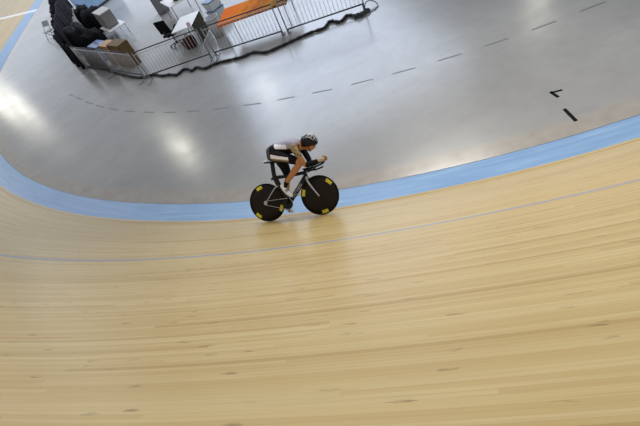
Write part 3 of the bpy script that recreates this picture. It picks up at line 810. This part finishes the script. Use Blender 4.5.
# grey equipment case on a white low table
M_whitetop = simple('white_laminate', srgb(232, 232, 232), .35, var=.02)
M_greycase = simple('grey_ribbed_plastic', srgb(134, 132, 130), .6, var=.08, scale=30)
def table(name, loc, rz, sx, sy, h, topmat, legmat, label, cat='table', thick=.035):
    r = empty(name, loc, rz, label, cat)
    obj('tabletop', box((0, 0, h-thick/2), (sx, sy, thick), .008), topmat, r)
    for a in (-1, 1):
        for b in (-1, 1):
            obj('leg', tube([(a*(sx/2-.07), b*(sy/2-.07), 0), (a*(sx/2-.07), b*(sy/2-.07), h-thick)], .018, 8), legmat, r, True)
    return r
table('low_table', (-4.42, 22.35, 0), 1.95, 1.5, .85, .45, M_whitetop, M_galv, 'low white table under the grey equipment case')
r = empty('equipment_case', (-4.52, 22.55, .45), 1.95, 'grey ribbed equipment case standing on the low white table', 'case')
obj('case_body', box((0, 0, .33), (1.15, .55, .62), .03), M_greycase, r)
obj('lid', box((0, 0, .66), (1.18, .58, .05), .015), simple('pale_grey_lid', srgb(176, 174, 172), .5), r)
for x in (-.4, -.2, 0, .2, .4): obj('rib', box((x, -.28, .33), (.04, .03, .56), .008), M_greycase, r)
for x in (-.5, .5):
    for y in (-.2, .2): obj('foot', box((x, y, .012), (.08, .08, .024), .004), M_rail, r)

# light blue board with black foot rail at the back
M_blueboard = simple('light_blue_board', srgb(140, 172, 204), .5, var=.12, scale=1.2)
a, b = Vector((-6.75, 28.48, 0)), Vector((-4.6, 30.35, 0)); L = (b-a).length
r = empty('hoarding_board', a, math.atan2((b-a).y, (b-a).x), 'light blue advertising board with a black foot rail at the back', 'board')
obj('panel', box((L/2, 0, .72), (L, .05, 1.25), .01), M_blueboard, r)
obj('foot_rail', box((L/2, 0, .06), (L, .12, .12), .01), M_rail, r)
for x in (.5, L-.5): obj('brace', tube([(x, .03, .9), (x, .5, .02)], .02, 8), M_post, r)

# grey folding chair leaning by the drape
r = empty('folding_chair', (-8.50, 27.6, 0), 2.5, 'grey folding chair standing left of the black drape', 'chair')
M_chairgrey = simple('grey_plastic', srgb(158, 162, 170), .5)
for s in (-.24, .24):
    obj('leg', tube([(s, .30, .012), (s, -.18, .92)], .014, 8), M_post, r, True)
    obj('leg', tube([(s*.88, -.26, .012), (s*.88, .20, .52)], .014, 8), M_post, r, True)
obj('seat', box((0, 0, .45), (.44, .42, .035), .012), M_chairgrey, r)
obj('backrest', box((0, 0, 0), (.46, .03, .28), .012, Matrix.Translation((0, -.145, .80)) @ Matrix.Rotation(.48, 4, 'X')), M_chairgrey, r)
obj('stretcher', tube([(-.24, .24, .13), (.24, .24, .13)], .01, 8), M_post, r)

# ------------------------------------------------------------------ desk area
M_skirt = simple('olive_grey_cloth', srgb(146, 146, 128), .85, var=.12, scale=4)
deskr = math.atan2(.93, .36)-PI/2
FR = Vector((-.95, 15.97, 0)); ux = Vector((math.cos(deskr), math.sin(deskr), 0)); uy = Vector((-ux.y, ux.x, 0))
DW, DL = .80, 1.30
c = FR-ux*DW/2+uy*DL/2
dk = table('desk', c, deskr, DW, DL, .75, M_whitetop, M_post, 'white desk with an olive grey cloth side behind the barrier', 'desk')
bm = bmesh.new()
pts = []
for i in range(29):
    y = -DL/2+DL*i/28; pts.append((DW/2+.012+.014*math.sin(y*26), y))
for k in range(28):
    (x0, y0), (x1, y1) = pts[k], pts[k+1]
    q = [bm.verts.new(p) for p in ((x0, y0, .03), (x1, y1, .03), (x1, y1, .745), (x0, y0, .745))]
    bm.faces.new(q)
ret = bmesh.ops.solidify(bm, geom=bm.faces[:], thickness=.008)
obj('side_cloth', bm, M_skirt, dk, True)['label'] = 'olive grey cloth hanging down the desk side'

# black office chair
M_chair = simple('black_upholstery', srgb(16, 16, 18), .85, var=.2, spec=.15)
r = empty('office_chair', (-1.80, 17.25, 0), deskr+2.9, 'black office chair left of the white desk', 'chair')
obj('seat', box((0, 0, .48), (.50, .48, .09), .035), M_chair, r, True)
obj('backrest', box((0, 0, 0), (.48, .08, .50), .035, Matrix.Translation((0, .25, .83)) @ Matrix.Rotation(-.15, 4, 'X')), M_chair, r, True)
obj('back_bracket', tube(cm([(0, .10, .44), (0, .28, .46), (0, .30, .70)], 4), .025, 8), M_rail, r, True)
obj('gas_lift', lathe([(.001, .10), (.03, .10), (.03, .30), (.022, .30), (.022, .44), (.001, .44)], segs=14), M_rail, r, True)
for s in (-.29, .29):
    obj('armrest', tube(cm([(s*.85, .05, .46), (s, .05, .55), (s, .04, .68), (s, -.12, .70)], 4), .024, 8), M_chair, r, True)
for k in range(5):
    aa = 2*PI*k/5+.4
    lg = obj('base_leg', tube([(0, 0, .12), (.28*math.cos(aa), .28*math.sin(aa), .075)], [.028, .018], 8), M_rail, r, True)
    obj('castor', lathe([(.001, -.02), (.028, -.02), (.03, 0), (.028, .02), (.001, .02)], (.28*math.cos(aa), .28*math.sin(aa), .03), 'Y', 14), M_chair, lg, True)

# red bag and pink cup under / on the desk front
bag((-1.30, 16.35, 0), (.42, .34, .38), deskr, simple('dark_red_fabric', srgb(66, 16, 24), .8), 'dark red bag on the floor under the white desk', 7)
r = empty('paper_roll', FR-ux*.10+uy*.09+Vector((0, 0, .75)), 0, 'pink and white paper roll on the near corner of the desk', 'roll')
M_pink = simple('pink_paper', srgb(224, 184, 200), .7)
obj('paper', lathe([(.02, .0), (.062, .0), (.065, .01), (.065, .11), (.062, .12), (.02, .12)], segs=20), M_pink, r, True)
obj('core', lathe([(.012, .002), (.02, .002), (.02, .118), (.012, .118)], segs=16), M_carton, r, True)

# grey upright cabinet far behind
M_cab = simple('grey_cabinet', srgb(128, 126, 132), .5, var=.05)
r = empty('metal_cabinet', (-2.06, 22.2, 0), 0.06, 'tall grey cabinet standing behind the office chair', 'cabinet')
obj('cabinet_body', box((0, 0, .85), (.55, .5, 1.66), .012), M_cab, r); obj('plinth', box((0, 0, .03), (.50, .45, .06), .004), M_rail, r)
d = obj('door', box((0, -.26, .87), (.50, .02, 1.56), .006), M_cab, r); obj('door_handle', box((.20, -.28, .9), (.02, .03, .14), .006), M_silver, d)

# second white table with an olive holdall and pale boxes
table('folding_table', (-1.15, 20.2, 0), .25, 1.15, 1.5, .74, M_whitetop, M_post, 'white folding table behind the desk, under the dark olive bag')
bag((-1.0, 19.95, .74), (.62, .42, .42), .3, simple('dark_olive_fabric', srgb(58, 58, 54), .8, var=.2), 'dark olive bag on the white folding table', 9)
M_tubblue = simple('blue_plastic_lid', srgb(70, 108, 150), .4)
M_tubwhite = simple('white_plastic_tub', srgb(214, 218, 222), .4)
def tub(loc, rz, label):
    r = empty('storage_tub', loc, rz, label, 'tub', 'white tubs right of the desk')
    rings = [[(x*sx, y*sy, z) for x, y in ((-.5, -.5), (.5, -.5), (.5, .5), (-.5, .5))] for sx, sy, z in ((.52, .36, 0), (.60, .42, .30))]
    obj('tub_body', add_loft(bmesh.new(), rings), M_tubwhite, r); obj('lid', box((0, 0, .32), (.64, .46, .04), .012), M_tubblue, r)
    return r
tub((.05, 18.0, 0), .5, 'white tub with blue lid right of the desk, bottom one of the pair')
tub((.06, 18.02, .34), .62, 'white tub with blue lid right of the desk, top one of the pair')
# light grey bin between desk and orange table
r = empty('waste_bin', (-.22, 16.1, 0), 0, 'light grey round bin between the desk and the orange table', 'bin')
M_bin = simple('light_grey_plastic', srgb(186, 188, 192), .45)
obj('bin_body', lathe([(.001, 0), (.20, 0), (.25, .66), (.235, .66), (.19, .03), (.001, .03)], segs=28), M_bin, r, True)
obj('rim', tube([(.25*math.cos(2*PI*k/28), .25*math.sin(2*PI*k/28), .66) for k in range(28)], .016, 8, closed=True), M_bin, r, True)

# orange covered table
def mat_orange():
    m, nt, b = new_mat('orange_gold_cloth'); g_ = NG(nt); tc = g_.n('ShaderNodeTexCoord')
    sp = g_.n('ShaderNodeSeparateXYZ'); g_.l(tc.outputs['Object'], sp.inputs[0])
    n = g_.noise(tc.outputs['Object'], 2.2, 4)
    f = g_.math('ADD', g_.math('MULTIPLY', sp.outputs[0], .42), g_.math('ADD', g_.math('MULTIPLY', g_.math('SUBTRACT', n, .5), 1.0), .42))
    g_.l(g_.ramp(f, [(.02, srgb(232, 112, 18)), (.28, srgb(226, 130, 14)), (.46, srgb(176, 84, 22)), (.60, srgb(190, 130, 18)), (.9, srgb(132, 90, 26))]), b.inputs['Base Color'])
    b.inputs['Roughness'].default_value = .8; b.inputs['Specular IOR Level'].default_value = .1; return m
M_orange = mat_orange()
ta, tb = Vector((-.15, 14.74, 0)), Vector((2.02, 13.80, 0)); tl = (tb-ta).length; tr = math.atan2((tb-ta).y, (tb-ta).x)
nn = Vector((-math.sin(tr), math.cos(tr), 0)); TW = 1.25
ot = table('trestle_table', (ta+tb)/2+nn*(TW/2+.03), tr, tl, TW, .74, M_whitetop, M_galv, 'long trestle table under the orange cloth behind the barrier', 'table')
bm = bmesh.new(); add_box(bm, (0, 0, .748), (tl+.03, TW+.03, .012), None, .003)
add_box(bm, (0, -TW/2-.012, .715), (tl+.03, .010, .07)); add_box(bm, (-tl/2-.012, 0, .69), (.010, TW+.03, .12)); add_box(bm, (tl/2+.012, 0, .69), (.010, TW+.03, .12))
oc = obj('tablecloth', bm, M_orange); oc.location = (ta+tb)/2+nn*(TW/2+.03); oc.rotation_euler = (0, 0, tr)
tag(oc, 'orange and gold mottled cloth spread over the long table', 'tablecloth')

# ------------------------------------------------------------------ light
w = bpy.data.worlds.new('World'); SC.world = w; w.use_nodes = True
bg = w.node_tree.nodes['Background']; bg.inputs[0].default_value = (.93, .96, 1.0, 1); bg.inputs[1].default_value = .50

def area(name, loc, size, power, color=(1, 1, 1), target=None):
    l = bpy.data.lights.new(name, 'AREA'); l.shape = 'RECTANGLE'; l.size, l.size_y = size; l.energy = power; l.color = color
    o = bpy.data.objects.new(name, l); COL.objects.link(o); o.location = loc
    d = (Vector(target)-Vector(loc)) if target else Vector((0, 0, -1))
    o.rotation_euler = d.to_track_quat('-Z', 'Y').to_euler(); return o
COOL = (.69, .80, 1.0); WARM = (1, .96, .82)
area('skylight', (7, 40, 13), (17, 29), 7400, COOL)
area('window_wall', (-14, 78, 11), (46, 13), 1500, COOL, (-14, 0, 9))
k = area('added_track_fill', (6, 13, 12), (4, 4), 238, (1, .96, .88), (2.6, 2.3, 1.5)); k.data.spread = math.radians(62)  # added fill, aimed to lift the wood more than the floor
for loc, pw in (((-7.6, 32.2, 12), 300), ((.9, 34.0, 12), 120), ((20.8, 26.2, 12), 130), ((-28.0, 61.0, 12), 480), ((-33.5, 68.5, 12), 800)):
    area('ceiling_lamp', loc, (1.2, 1.2), pw, WARM)

# ------------------------------------------------------------------ camera
pitch, roll, F, hgt = .7698424, -.4820374, 427.0, 5.4121
Fv = Vector((0, math.cos(pitch), -math.sin(pitch))); R0 = Vector((1, 0, 0)); U0 = R0.cross(Fv)
Rv = R0*math.cos(roll)+U0*math.sin(roll); Uv = -R0*math.sin(roll)+U0*math.cos(roll)
cd = bpy.data.cameras.new('camera'); cam = bpy.data.objects.new('camera', cd); COL.objects.link(cam)
cd.sensor_width = 36; cd.lens = F/640*36; cd.clip_start = .05; cd.clip_end = 400
cam.matrix_world = Matrix(((Rv.x, Uv.x, -Fv.x, 0), (Rv.y, Uv.y, -Fv.y, 0), (Rv.z, Uv.z, -Fv.z, hgt), (0, 0, 0, 1)))
SC.camera = cam
SC.view_settings.view_transform = 'Standard'; SC.view_settings.look = 'None'; SC.view_settings.gamma = 1; SC.view_settings.use_curve_mapping = False
SC.view_settings.exposure = 0.0
